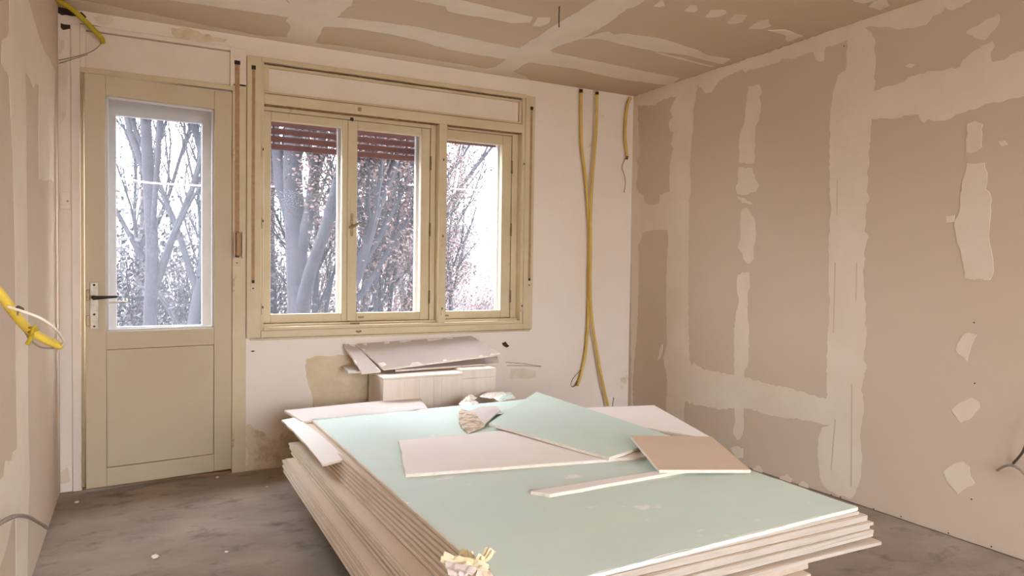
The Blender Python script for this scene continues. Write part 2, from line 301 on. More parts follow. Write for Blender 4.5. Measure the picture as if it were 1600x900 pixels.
# window wall with a door opening and a window opening
DX0, DX1, DZ = .052, .880, 2.352
WX0, WX1, WZ0, WZ1 = .957, 2.640, .790, 2.300
YO = D+.32
wall_back = struct(MB().box((-.2, D, -.1), (DX0, YO, H+.15)).box((DX0, D, DZ), (DX1, YO, H+.15)).box((DX1, D, -.1), (WX0, YO, H+.15))
    .box((WX0, D, -.1), (WX1, YO, WZ0)).box((WX0, D, WZ1), (WX1, YO, H+.15)).box((WX1, D, -.1), (W+.2, YO, H+.15)).build('wall_back', 'old_plaster'))
BW = lambda L: [at_y(x, y, D) for x, y in L]
for i, (nm, L, m, am) in enumerate([
 ('bare_or_shaded_patch', [(478,561),(492,557),(510,556),(535,555),(545,555),(562,560),(575,575),(575,640),(490,640),(486,612),(482,600),(478,588)], 'bare_plaster', .006),
 ('plaster_damage', [(386,662),(396,667),(412,676),(420,684),(436,682),(452,664),(462,668),(470,700),(470,736),(386,742)], 'crumbling_plaster', .012),
 ('plaster_damage', [(90,740),(96,738),(104,730),(108,742),(110,752),(92,756)], 'crumbling_plaster', .004),
 ('bare_or_shaded_patch', [(146,27),(158,24),(170,24),(178,30),(172,38),(160,40),(150,34)], 'stained_or_shaded_plaster', .006),
 ('bare_or_shaded_patch', [(268,43),(285,44),(310,50),(340,58),(356,62),(350,66),(330,66),(300,61),(272,60)], 'crumbling_plaster', .008),
 ('bare_or_shaded_patch', [(798,576),(820,576),(838,579),(836,590),(820,592),(798,592)], 'stained_or_shaded_plaster', .004),  # brownish tone paints the niche shading onto the wall
 ('ceiling_hole', [(91,10),(110,14),(118,20),(128,19),(135,26),(134,30),(118,25),(96,24),(91,20)], 'dark_hole', .003),
 ('plaster_hole', [(95,36),(100,38),(109,39),(110,45),(98,47),(95,43)], 'dark_hole', .002),
 ('wall_hole', [(784,536),(790,534),(793,538),(796,541),(791,543),(786,540)], 'dark_hole', .001),
 ('wall_slit', [(391,549),(395,547.5),(399,548.5),(395,550)], 'dark_hole', .0005),
 ('plaster_damage', [(92,60),(100,64),(101,72),(96,82),(91,86)], 'stained_or_shaded_plaster', .003),
 ('plaster_damage', [(92,98),(104,95),(107,110),(106,150),(103,180),(94,196),(91,150)], 'stained_or_shaded_plaster', .003),
]):
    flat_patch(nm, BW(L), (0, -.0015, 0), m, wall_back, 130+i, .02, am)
for i, (a, b) in enumerate((((790,566),(845,572)), ((792,571),(846,573)), ((160,44),(360,74)), ((125,37),(160,43)))):
    p, q = at_y(*a), at_y(*b); MB().tube([p, (p+q)/2+Vector((0, 0, .004)), q], .0018, 5).build('plaster_crack', 'grime_or_shade', wall_back)

# ------------------------------------------------------------------ door frame, transom and door leaf
frame = struct(empty('trim_1', (.45, D, 0)))
box('door_jamb', (DX0, D-.012, 0), (.092, D+.10, DZ), 'white_trim', frame, .003)
box('door_stop', (.092, D+.004, 0), (.106, D+.09, 2.13), 'cream_trim', frame, .003)
box('door_jamb', (.808, D-.012, 0), (DX1, D+.10, 2.16), 'cream_trim', frame, .003)
box('door_head', (.092, D-.016, 2.118), (.808, D+.09, 2.146), 'cream_trim', frame, .003)
box('transom_panel', (.118, D+.004, 2.146), (.796, D+.02, 2.328), 'white_trim', frame)
box('transom_stile', (.092, D-.012, 2.146), (.118, D+.06, 2.336), 'white_trim', frame, .002)
box('transom_stile', (.796, D-.012, 2.146), (DX1, D+.06, DZ), 'white_trim', frame, .002)
box('transom_rail', (.092, D-.014, 2.334), (.796, D+.06, DZ+.006), 'white_trim', frame, .003)
box('transom_infill', (.092, D+.02, 2.1), (DX1, D+.30, DZ), 'white_trim', frame)
box('threshold', (DX0, D+.0, 0), (DX1, D+.30, .012), 'raw_wood', frame)
# leaf: hinged on the right, standing a few centimetres open at the handle side
HX = .807; OPEN = math.radians(6.2); LWID, LT = .697, .042
def leafpt(u, t, z):   # u from hinge towards the handle, t into the room
    return Vector((HX - u*math.cos(OPEN) - t*math.sin(OPEN)*0, D-.006 - u*math.sin(OPEN) - t, z))
leaf = struct(empty('door_1', (HX, D, 0)))
def lbox(name, u0, u1, z0, z1, t0, t1, m, parent=None, bev=.003):
    b = MB().box((u0, t0, z0), (u1, t1, z1), bev); b.v = [tuple(leafpt(*v)) for v in b.v]
    return b.build(name, m, parent or leaf)
LB, LTOP = .024, 2.104
GU0, GU1, GZ0, GZ1 = .092, .606, .815, 2.006
lbox('stile', 0, GU0, LB, LTOP, -LT, 0, 'cream_paint'); lbox('stile', GU1, LWID, LB, LTOP, -LT, 0, 'cream_paint')
lbox('rail', GU0, GU1, GZ1, LTOP, -LT, 0, 'cream_paint', bev=.002)
lbox('rail', GU0, GU1, .724, GZ0, -LT, 0, 'cream_paint', bev=.002)
lbox('rail', GU0, GU1, LB, .118, -LT, 0, 'cream_paint', bev=.002)
lbox('lower_panel', GU0+.003, GU1-.003, .121, .721, -LT+.008, -.006, 'cream_paint', bev=0)
for u0, u1, z0, z1 in ((GU0, GU1, GZ0, GZ0+.012), (GU0, GU1, GZ1-.012, GZ1), (GU0, GU0+.012, GZ0, GZ1), (GU1-.012, GU1, GZ0, GZ1)):
    lbox('glazing_bead', u0, u1, z0, z1, -.03, -.016, 'outer_paint', bev=.002)
lbox('glass_pane', GU0, GU1, GZ0, GZ1, -.027, -.024, 'door_glass', bev=0)
plate = lbox('handle_plate', .640, .676, .832, 1.066, 0, .005, 'nickel', bev=.0015)
hm = MB().tube([leafpt(.660, 0, .992), leafpt(.660, .045, .992)], .009, 10); hm.build('spindle', 'dark_metal', plate, True)
hm = MB().tube([leafpt(.662, .045, .990), leafpt(.64, .047, .991), leafpt(.60, .047, .993), leafpt(.555, .045, .995)], [.011, .009, .0075, .006], 10, samples=4); hm.build('lever', 'dark_metal', plate, True)
MB().tube([leafpt(.658, .005, .905), leafpt(.658, .0065, .905)], .006, 8).build('keyhole', 'dark_metal', plate)
MB().tube([leafpt(.658, .005, 1.053), leafpt(.658, .007, 1.053)], .006, 8).build('screw', 'dark_metal', plate)
MB().tube([leafpt(.658, .005, .845), leafpt(.658, .007, .845)], .005, 8).build('screw', 'dark_metal', plate)
lbox('latch_box', .676, .694, .85, .90, 0, .012, 'brass', bev=.002)
lbox('latch_box', .678, .692, .975, 1.03, 0, .006, 'brass', bev=.002)
for z in (.15, 1.016, 1.73):
    MB().tube([(HX+.006, D-.016, z), (HX+.006, D-.016, z+.034)], .0075, 10).tube([(HX+.006, D-.016, z+.037), (HX+.006, D-.016, z+.071)], .0075, 10).build('hinge', 'cream_trim', leaf, True)
# outer leaf of the double door
outer = struct(empty('door_2', (.45, D+.2, 0)))
oy0, oy1 = D+.17, D+.21
ox0, ox1, oz0, oz1 = .245, .668, .818, 1.955
box('stile', (.10, oy0, .015), (ox0, oy1, 2.10), 'outer_paint', outer); box('stile', (ox1, oy0, .015), (.84, oy1, 2.10), 'outer_paint', outer)
box('rail', (ox0, oy0, oz1), (ox1, oy1, 2.10), 'outer_paint', outer); box('rail', (ox0, oy0, .015), (ox1, oy1, oz0), 'outer_paint', outer)
box('glass_pane', (ox0, oy0+.02, oz0), (ox1, oy0+.023, oz1), 'door_glass', outer)
MB().tube([(.20, oy0, .955), (.20, oy0-.04, .955), (.22, oy0-.045, .955), (.30, oy0-.045, .957)], .006, 8, samples=3).build('lever', 'nickel', outer, True)
box('stop_bead', (.10, oy0-.05, .8), (.17, oy0-.0005, 2.08), 'outer_paint', outer)

# ------------------------------------------------------------------ window
win = struct(empty('window_1', (1.8, D, WZ0)))
def wb(name, x0, x1, z0, z1, y0, y1, m='cream_trim', parent=None, bev=.003): return box(name, (x0, D+y0, z0), (x1, D+y1, z1), m, parent or win, bev)
wb('casing', .882, .958, .752, 2.318, -.022, .0)            # flat boards around the opening
wb('casing', 2.640, 2.712, .752, 2.318, -.022, .0)
wb('casing', .958, 2.640, 2.296, 2.322, -.024, .0)
wb('casing', .958, 2.640, .752, .792, -.026, .0)
wb('apron_bead', .90, 2.70, .738, .752, -.014, .0)
wb('frame_jamb', .952, .974, .79, 2.30, -.012, .16); wb('frame_jamb', 2.620, 2.644, .79, 2.30, -.012, .16)
wb('frame_head', .974, 2.620, 2.066, 2.124, -.016, .16)
wb('frame_sill', .974, 2.620, .790, .812, -.016, .16)
wb('frame_rebate', .974, 2.620, .812, .826, .022, .16)
wb('mullion', 2.028, 2.080, .812, 2.066, -.014, .16)
wb('blind_box_panel', 1.000, 2.600, 2.140, 2.272, .012, .03, 'white_trim')
wb('panel_frame', .974, 2.620, 2.124, 2.140, -.004, .03, bev=.002); wb('panel_frame', .974, 2.620, 2.272, 2.288, .002, .03, bev=.002)
wb('panel_frame', .974, 1.000, 2.140, 2.272, -.002, .03, bev=.002); wb('panel_frame', 2.600, 2.618, 2.140, 2.272, -.002, .03, bev=.002)
wb('shadow_gap', .974, 2.620, 2.288, 2.298, .02, .03, 'grime_or_shade', bev=0)  # dark brown strip paints the shade inside the gap
wb('blind_box_back', .974, 2.620, 2.124, 2.30, .03, .16, 'white_trim', bev=0)
def sash(x0, x1, z0, z1, y0, y1, gx0, gx1, gz0, gz1, m, gm, name='sash'):
    s = empty(name, ((x0+x1)/2, D+y0, z0)); s.parent = win; s.matrix_parent_inverse = win.matrix_world.inverted()
    b = .004
    wb('stile', x0, gx0, z0, z1, y0, y1, m, s, b); wb('stile', gx1, x1, z0, z1, y0, y1, m, s, b)
    wb('rail', gx0, gx1, gz1, z1, y0, y1, m, s, b); wb('rail', gx0, gx1, z0, gz0, y0, y1, m, s, b)
    wb('pane', gx0, gx1, gz0, gz1, (y0+y1)/2+.006, (y0+y1)/2+.009, gm, s, 0)
    return s
s1 = sash(.976, 1.470, .828, 2.040, .05, .09, 1.021, 1.430, .880, 1.990, 'cream_trim', 'window_glass')
s2 = sash(1.473, 1.990, .828, 2.040, .05, .09, 1.522, 1.930, .880, 1.990, 'cream_trim', 'window_glass')
s3 = sash(2.082, 2.575, .828, 2.050, .05, .09, 2.104, 2.504, .880, 1.985, 'cream_trim', 'window_glass')
wb('frame_liner', .974, .978, .826, 2.066, .05, .16); wb('frame_liner', 1.992, 2.028, .826, 2.066, .046, .16); wb('frame_liner', 2.577, 2.620, .826, 2.066, .046, .16)
wb('frame_liner', .978, 1.992, 2.042, 2.066, .046, .16); wb('frame_liner', 2.080, 2.577, 2.052, 2.066, .046, .16)
wb('grime_line', .978, 1.992, .8255, .830, .046, .0495, 'grime_or_shade', bev=0); wb('grime_line', 2.082, 2.577, .8255, .830, .046, .0495, 'grime_or_shade', bev=0)
wb('grime_line', .974, 2.026, .812, .8145, .018, .0215, 'grime_or_shade', bev=0)
wb('grime_line', .976, 2.618, 2.1225, 2.1255, -.0175, -.0165, 'grime_or_shade', bev=0); wb('grime_line', .976, 2.618, 2.0635, 2.066, -.012, .04, 'grime_or_shade', bev=0)
wb('grime_line', .90, 2.70, .7505, .7535, -.0275, -.0262, 'grime_or_shade', bev=0); wb('grime_line', .958, 2.64, .7905, .7935, -.0182, -.0165, 'grime_or_shade', bev=0)
for x in (.9745, 1.4705, 1.9905, 2.5755): wb('grime_line', x, x+.0022, .83, 2.04, .0485, .0497, 'grime_or_shade', bev=0)
wb('overlap_bead', 1.462, 1.482, .832, 2.036, .040, .050)
# outer casements behind
for x0, x1, gx0, gx1 in ((.974, 1.478, 1.03, 1.44), (1.482, 1.996, 1.53, 1.95), (2.082, 2.600, 2.12, 2.545)):
    sash(x0, x1, .815, 2.075, .20, .235, gx0, gx1, .87, 2.03, 'outer_paint', 'window_glass', 'outer_sash')
wb('outer_frame', .957, .974, .79, 2.30, .16, .30, 'outer_paint'); wb('outer_frame', 2.602, 2.640, .79, 2.30, .16, .30, 'outer_paint')
wb('outer_frame', .974, 2.602, .79, .814, .16, .32, 'outer_paint'); wb('outer_frame', 1.998, 2.080, .815, 2.076, .16, .28, 'outer_paint')
wb('outer_frame', .974, 2.602, 2.077, 2.30, .16, .24, 'outer_paint')
# handle on the middle sash meeting, hinges, catches
hd = wb('handle_plate', 1.480, 1.496, 1.345, 1.480, .036, .040, 'brass', s2, .002)
MB().tube([(1.488, D+.036, 1.405), (1.488, D-.0, 1.405)], .007, 8).build('spindle', 'brass', s2, True)
MB().tube([(1.46, D+.0, 1.393), (1.488, D-.004, 1.403), (1.515, D-.006, 1.42), (1.535, D-.004, 1.428)], [.007, .008, .006, .005], 8, samples=3).build('lever', 'brass', s2, True)
for x, z in ((1.992, 1.78), (1.992, 1.36), (1.992, .93), (2.576, 1.80), (2.576, 1.38), (2.576, .93)):
    MB().tube([(x, D+.046, z), (x, D+.046, z+.085)], .006, 8).build('hinge', 'brass', win, True)
for x, z in ((2.055, 1.83), (2.055, 1.35), (2.055, .89), (.968, 1.80), (.968, 1.40), (.968, .915), (2.632, 1.85), (2.632, .90)):
    MB().box((x-.006, D-.020, z-.03), (x+.006, D-.012, z+.03), .001).build('catch_plate', 'cream_trim', win)
    MB().box((x-.003, D-.022, z+.004), (x+.003, D-.020, z+.018)).build('catch_slot', 'dark_metal', win)
for x, z in ((1.55, .852), (2.11, .852)): MB().box((x-.018, D+.046, z-.006), (x+.018, D+.050, z+.006), .0015).build('drain_cap', 'brass', win)
MB().box((1.505, D-.020, 2.085), (1.525, D-.016, 2.108), .001).build('catch_plate', 'brass', win)
MB().box((1.475, D+.042, 2.035), (1.495, D+.05, 2.055), .001).build('catch_bolt', 'dark_metal', win)
MB().box((1.478, D-.0, .812), (1.53, D+.03, .822), .002).tube([(1.50, D-.027, .775), (1.515, D-.03, .77), (1.53, D-.027, .775)], .006, 6).build('catch_bolt', 'grime_or_shade', win)

# roller shutters: the wide one let down a little over two casements, the narrow one rolled up
def shutter(name, x0, x1, zb, n, label):
    r = empty(name, ((x0+x1)/2, D+.28, zb)); tag(r, label, 'roller shutter')
    for i in range(n):
        z = zb + i*.047
        pr = [(x0, D+.265, z), (x0, D+.265, z+.026), (x0, D+.269, z+.034), (x0, D+.276, z+.036), (x0, D+.281, z+.031), (x0, D+.281, z+.004), (x0, D+.276, z-.002)]
        MB().prism(pr, (x1-x0, 0, 0)).build('slat', 'shutter_slat', r)
        if i:
            for k in range(int((x1-x0)/.03)):
                if k % 7 == 3: box('slat_link', (x0+k*.03, D+.272, z-.012), (x0+k*.03+.012, D+.276, z), 'shutter_slat', r)
    return r
shutter('roller_shutter', .975, 1.996, 1.860, 5, 'brown wooden slat shutter let down across the two left window panes')
shutter('roller_shutter', 2.082, 2.600, 2.005, 2, 'lower edge of the rolled up brown shutter above the right window pane')
# shutter straps with their winder plates
def strap(x, ztop, zbot, wdt, label, y=D-.022, slot=True):
    r = empty('shutter_strap', (x, y, zbot)); tag(r, label, 'strap')
    box('strap_band', (x-wdt/2, y-.003, zbot+.06), (x+wdt/2, y-.0005, ztop), 'strap', r)
    box('guide_slot', (x-wdt/2-.003, y-.004, ztop), (x+wdt/2+.003, y-.0005, ztop+.022), 'dark_metal', r, .001)
    box('winder_plate', (x-wdt/2-.006, y-.003, zbot), (x+wdt/2+.006, y-.0004, zbot+.06), 'cream_trim', r, .001)
    box('winder_mouth', (x-wdt/2, y-.005, zbot+.045), (x+wdt/2, y-.003, zbot+.062), 'dark_metal', r, .001)
    box('screw', (x-.004, y-.0045, zbot+.012), (x+.004, y-.003, zbot+.020), 'dark_metal', r)
strap(.832, 2.262, 1.158, .024, 'tan shutter strap between the door and the window, with metal winder', y=D-.012)
r = empty('strap_winder_case', (.838, D-.03, 1.158)); tag(r, 'narrow metal winder case at the foot of the strap beside the door', 'strap winder')
box('case_side', (.816, D-.040, 1.20), (.819, D-.0165, 1.345), 'nickel', r); box('case_side', (.857, D-.040, 1.20), (.860, D-.0165, 1.345), 'nickel', r)
box('case_roll', (.823, D-.036, 1.21), (.853, D-.0175, 1.340), 'strap', r, .008)
strap(.916, 2.245, 1.016, .016, 'thin tan shutter strap on the left casing of the window')
strap(2.683, 2.225, 1.035, .016, 'thin tan shutter strap on the right casing of the window')

# light switch on the narrow strip beside the door
sw = empty('wall_switch', (.024, D, 1.43)); tag(sw, 'old cream wall switch on the narrow strip left of the door', 'switch')
box('plate', (.002, D-.008, 1.430), (.046, D-.0004, 1.512), 'socket_plastic', sw, .003)
box('rocker', (.010, D-.012, 1.452), (.028, D-.008, 1.490), 'socket_plastic', sw, .002)
MB().tube([(.036, D-.008, 1.471), (.036, D-.0105, 1.471)], .005, 8).build('screw', 'strap', sw)

# ------------------------------------------------------------------ plasterboard sheets
def slab(corners, t, n=10, m=10, bend=None, rag=0, rnd=None, inset=0):
    """corners: near-left, near-right, far-right, far-left at the TOP face; t thickness"""
    a, b, c, d = (Vector(p) for p in corners); top = []; rnd = rnd or random.Random(1)
    for j in range(m+1):
        for i in range(n+1):
            u, v = i/n, j/m
            uu, vv = u*(1-2*inset)+inset, v*(1-2*inset)+inset
            p = (a*(1-uu)+b*uu)*(1-vv) + (d*(1-uu)+c*uu)*vv
            if rag and (i in (0, n) or j in (0, m)): p = p + Vector((rnd.uniform(-rag, rag), rnd.uniform(-rag, rag), 0))
            if bend: p = p + Vector((0, 0, bend(u, v)))
            top.append(p)
    k = len(top); vs = top+[p-Vector((0, 0, t)) for p in top]; fs = []; w = n+1
    for j in range(m):
        for i in range(n):
            q = (j*w+i, j*w+i+1, (j+1)*w+i+1, (j+1)*w+i); fs.append(q); fs.append(tuple(x+k for x in reversed(q)))
    rim = [i for i in range(w)]+[j*w+n for j in range(1, m+1)]+[m*w+i for i in range(n-1, -1, -1)]+[j*w for j in range(m-1, 0, -1)]
    for i in range(len(rim)):
        p, q = rim[i], rim[(i+1) % len(rim)]; fs.append((p, p+k, q+k, q))
    return MB().add(vs, fs)
ST = .0116
def sheet(name, corners, label, paper, core='gypsum', t=ST, group=None, cat='plasterboard', seed=0, n=10, m=10, bend=None, rag=.0, paper_rag=.0, edge=False):
    rnd = random.Random(seed); c = [Vector(p) for p in corners]
    r = empty(name, (c[0]+c[1]+c[2]+c[3])/4-Vector((0, 0, t))); tag(r, label, cat, group)
    pt = .0007
    low = [p-Vector((0, 0, pt)) for p in c]
    slab(low, t-pt, n, m, bend, rag, random.Random(seed+500)).build('core', core, r)
    slab(c, pt, n, m, bend, paper_rag, rnd, .0015).build('face_paper', paper, r)
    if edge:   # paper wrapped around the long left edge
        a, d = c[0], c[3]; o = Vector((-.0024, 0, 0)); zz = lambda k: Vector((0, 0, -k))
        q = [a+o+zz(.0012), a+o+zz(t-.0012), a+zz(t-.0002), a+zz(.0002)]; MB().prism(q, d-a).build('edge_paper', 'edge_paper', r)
    return r
# (where the left edge crosses picture row 800, right edge X, near Y, far Y), from the bottom sheet upwards
lower = [(487, 2.17, 1.47, 3.42), (492, 2.19, 1.48, 3.46), (499, 2.20, 1.46, 3.50), (508, 2.22, 1.50, 3.46), (533, 2.21, 1.49, 3.52)]
upper = [(540, 2.56, 1.50, 3.56), (546, 2.545, 1.515, 3.58), (551, 2.54, 1.505, 3.50), (586, 2.53, 1.52, 3.55), (597, 2.51, 1.50, 3.52), (606, 2.50, 1.49, 3.58), (616, 2.485, 1.50, 3.55), (626, 2.47, 1.49, 3.56), (637, 2.44, 1.485, 3.60)]
def left_edge(px, zt, y0, y1):
    a = at_z(px, 800, zt); b = at_z(px + 95*(.66 + (px-487)/161*.57), 895, zt); k = (b.x-a.x)/(b.y-a.y); k = max(-.03, min(.03, k))
    return a.x + k*(y0-a.y), a.x + k*(y1-a.y)
ordw = ['lowest', 'second lowest', 'third lowest', 'fourth lowest', 'fifth lowest']
z = .192; rnd = random.Random(5)
for i, (px, X1, y0, y1) in enumerate(lower):
    zt = z+ST; s = rnd.uniform(-.012, .012); x0, x1 = left_edge(px, zt, y0, y1)
    sheet('plasterboard_sheet', [(x0, y0, zt), (X1, y0+.03*rnd.random(), zt), (X1+s, y1, zt), (x1, y1, zt)],
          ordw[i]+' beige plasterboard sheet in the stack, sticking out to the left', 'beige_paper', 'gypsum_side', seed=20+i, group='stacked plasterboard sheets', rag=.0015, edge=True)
    z += ST+.0024
z += .004
upw = ['bottom', 'second', 'third', 'fourth', 'fifth', 'sixth', 'seventh', 'eighth', 'ninth']
for i, (px, X1, y0, y1) in enumerate(upper):
    zt = z+ST; s = rnd.uniform(-.015, .015); x0, x1 = left_edge(px, zt, y0, y1)
    gap = .010 if i == 0 else 0
    sheet('plasterboard_sheet', [(x0, y0, zt), (X1, y0+.02*rnd.random(), zt-gap), (X1+s, y1, zt), (x1, y1, zt)],
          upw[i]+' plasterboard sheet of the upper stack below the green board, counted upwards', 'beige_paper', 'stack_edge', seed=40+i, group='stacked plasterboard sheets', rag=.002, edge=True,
          bend=(lambda u, v, k=i: .0015*math.sin(3*v+k)*0))
    z += ST+.0022
ZG = z+ST      # top of the green sheet
def G(x, y, dz=0): return at_z(x, y, ZG+dz)
nl = Vector((1.118, 1.452, ZG)); nr = G(1341, 792); fl = G(487, 655); fr = Vector((2.44, 3.60, ZG))
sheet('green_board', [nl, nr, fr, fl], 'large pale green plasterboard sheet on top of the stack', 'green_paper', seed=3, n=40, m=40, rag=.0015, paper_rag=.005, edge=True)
# timber bearers below
for i, y in enumerate((1.85, 2.5, 3.15)):
    tag(box('timber_bearer', (1.15, y-.05, 0), (2.1, y+.05, .1905), 'raw_wood'), ['nearest', 'middle', 'farthest'][i]+' timber bearer in the shadow below the stack', 'timber', 'bearers')
# pale board sticking out at the far end, its top just below the green sheet
zp = ZG-.001
sheet('pale_board', [(1.06, 3.532, ZG), at_z(670, 640, ZG), at_z(655, 620, ZG), at_z(445, 641, ZG)], 'pinkish white plasterboard sheet showing beyond the far end of the green board', 'rose_paper', seed=6, rag=.003, n=16, m=8)
zc = ZG-.012
sheet('offcut_strip', [at_z(504, 726, zc-.03), at_z(541, 716, zc-.004), at_z(462, 652, zc+.004), at_z(440, 656, zc-.006)], 'white curved plasterboard offcut hanging over the far left edge of the stack', 'pale_paper', seed=7, rag=.004, n=6, m=12, t=.009,
      bend=lambda u, v: .012*math.sin(math.pi*v))
# pieces lying on the green board
za = ZG+ST+.0008
P2 = lambda x, y, z_: at_z(x, y, z_)
sheet('white_board', [P2(634, 741, za), P2(1022, 712, za), P2(960, 655, za), P2(623, 688, za)], 'large cream white plasterboard piece lying on the green board', 'pale_paper', seed=8, n=24, m=10, rag=.002, paper_rag=.004)
zb = za+.014
sheet('cut_green_board', [P2(764, 661, zb+.006), P2(951, 715, zb), P2(1052, 682, zb+.004), P2(838, 612, zb+.03)], 'tilted pale green plasterboard offcut lying across the white piece', 'green_paper_clean', seed=9, n=14, m=14, rag=.002)
zt = zb+.016
sheet('tan_board', [P2(1030, 734, ZG+.03), P2(1173, 734, ZG+.016), P2(1112, 682, ZG+.040), P2(985, 680, zt+.022)], 'square tan plasterboard offcut propped on the right of the green board', 'tan_paper', seed=11, n=8, m=8, t=.0125)
sheet('narrow_strip', [P2(830, 767, za), P2(860, 772, za), P2(1090, 731, za), P2(1045, 733, za)], 'long narrow white plasterboard strip lying in the middle of the green board', 'pale_paper', seed=12, n=4, m=14, rag=.002)
sheet('curled_board', [P2(985, 664, ZG+.014), P2(1118, 687, ZG+.016), P2(1022, 633, ZG+.055), P2(915, 637, ZG+.016)], 'curled pinkish plasterboard offcut with a raised tip behind the green offcut', 'pale_paper', seed=13, n=10, m=10, t=.008)
# torn gypsum lump with a curled flap and small broken chips
def lump(name, outline, z0, hgt, label, m, seed, cat='debris', amp=.02):
    rnd = random.Random(seed); pts = [at_z(x, y, z0) for x, y in outline]; c = sum(pts, Vector())/len(pts); rings = 4; vs = []; fs = []
    base = ragged(pts, rnd, .02, .004); n = len(base)
    for r in range(rings+1):
        k = 1 - r/rings*.85
        for p in base:
            q = c+(p-c)*k; q.z = z0 + hgt*(math.sin(r/rings*math.pi/2)) * (1+.5*noise.noise(q*22)) + (rnd.uniform(-.004, .004) if r else .001)
            vs.append(q)
    for r in range(rings):
        for i in range(n): fs.append((r*n+i, r*n+(i+1) % n, (r+1)*n+(i+1) % n, (r+1)*n+i))
    fs += [tuple(range(rings*n, rings*n+n)), tuple(range(n-1, -1, -1))]
    return tag(MB().add(vs, fs).build(name, m), label, cat)
r = empty('torn_flap', at_z(745, 665, ZG)); tag(r, 'torn crumbly plasterboard flap folded over beside the green offcut', 'plasterboard')
def flap(L, t):
    pts = [at_z(x, y, ZG+dz) for x, y, dz in L]; c = sum(pts, Vector())/len(pts)+Vector((0, 0, .004)); n = len(pts)
    vs = pts+[c]; vs += [p-Vector((0, 0, t)) for p in vs]; k = n+1
    fs = [(i, (i+1) % n, n) for i in range(n)]+[((i+1) % n+k, i+k, n+k) for i in range(n)]+[(i, i+k, (i+1) % n+k, (i+1) % n) for i in range(n)]
    return MB().add(vs, fs)
flap([(717,643,.014),(722,639,.016),(732,642,.02),(744,644,.022),(752,655,.020),(757,664,.017),(748,668,.014),(738,672,.014),(731,675,.012),(722,667,.012),(717,659,.012)], .008).build('torn_face', 'torn_gypsum', r)
flap([(732,642,.021),(752,635,.03),(775,634,.036),(782,641,.046),(775,646,.036),(766,655,.024),(757,663,.019),(750,655,.021),(742,645,.023)], .005).build('paper_curl', 'rose_paper', r)
flap([(775,634,.030),(795,636,.030),(804,640,.034),(790,646,.034),(778,645,.038)], .004).build('green_curl', 'green_paper_clean', r)
for i, (L, lb) in enumerate((
   ([(716,632),(728,620),(742,624),(748,630),(738,634),(722,634)], 'broken white gypsum chips at the far edge of the green board'),
   ([(724,624),(736,617),(746,622),(734,628)], 'thin white gypsum flake on top of the broken chips'),
   ([(749,620),(757,613),(800,614),(790,620),(765,623)], 'flat pale gypsum shard near the far end of the green board'),
   ([(770,622),(800,616),(806,622),(780,628)], 'pale green paper shard beside the flat gypsum shard'))):
    lump('gypsum_chip', L, ZG+(.014 if i == 1 else 0), .014, lb, ('pale_paper', 'gypsum', 'gypsum', 'green_paper_clean')[i], 200+i)
# crumpled yellow paper at the near left corner
def crumple():
    r = empty('crumpled_paper', at_z(730, 880, ZG)); tag(r, 'crumpled pale yellow paper at the near corner of the stack', 'paper'); rnd = random.Random(77)
    def sheetlet(name, L, m, n=9, amp=.014):
        a, b, c, d = (at_z(x, y, ZG+dz) for x, y, dz in L); vs = []; fs = []
        for j in range(n+1):
            for i in range(n+1):
                u, v = i/n, j/n; p = (a*(1-u)+b*u)*(1-v)+(d*(1-u)+c*u)*v
                p = p+Vector((0, 0, max(-.003, amp*noise.noise(Vector((u*7+a.x*30, v*2.2, 3)))+.005*math.sin(v*9)))); vs.append(p)
        for j in range(n):
            for i in range(n): fs.append((j*(n+1)+i, j*(n+1)+i+1, (j+1)*(n+1)+i+1, (j+1)*(n+1)+i))
        o = MB().add(vs, fs).build(name, m, r); md = o.modifiers.new('thickness', 'SOLIDIFY'); md.thickness = .0012; return o
    sheetlet('folded_body', [(688,878,.022),(762,894,.022),(764,882,.036),(695,864,.038)], 'yellow_paper')
    sheetlet('lower_flap', [(700,898,.012),(730,902,.010),(748,888,.026),(694,876,.024)], 'rose_paper', amp=.005)
    sheetlet('upright_flap', [(740,876,.022),(756,882,.022),(775,863,.050),(764,856,.052)], 'yellow_paper')
    sheetlet('back_flap', [(716,868,.012),(745,872,.014),(740,866,.036),(720,858,.034)], 'yellow_paper')
crumple()
lump('gypsum_rubble', [(735,892),(750,884),(765,890),(775,903),(740,908)], ZG, .02, 'crumbly gypsum rubble next to the crumpled yellow paper', 'torn_gypsum', 310)

# ------------------------------------------------------------------ cartons below the window with board offcuts on them
def carton(name, x0, x1, y0, y1, h, label, lid):
    r = empty(name, ((x0+x1)/2, (y0+y1)/2, 0)); tag(r, label, 'box')
    hl = h-lid
    box('box_body', (x0, y0, 0), (x1, y1, hl), 'carton', r, .004); box('lid', (x0-.003, y0-.003, hl+.001), (x1+.003, y1, h), 'carton', r, .004)
    return r
ca = carton('white_carton', 1.575, 2.068, 3.87, 4.16, .535, 'long white carton below the window, left of the smaller carton', .012)
for x in (1.70, 1.79, 1.88): box('seam', (x, 3.8685, .02), (x+.002, 3.8695, .515), 'bare_plaster', ca)
box('flap_panel', (1.93, 3.867, .36), (2.04, 3.869, .50), 'carton', ca, .0005)
cb = carton('lidded_carton', 2.076, 2.300, 3.90, 4.17, .548, 'small white carton with a shallow lid at the right end', .055)
zc = .56
def BY(x, y, Y): return at_y(x, y, Y)
sheet('offcut_board', [BY(618, 578, 4.01), BY(780, 567, 4.03), BY(776, 553, 4.165), BY(600, 561, 4.165)], 'lower pinkish board offcut with ragged edge lying on the cartons', 'pink_paper', seed=14, rag=.004, n=16, m=8)
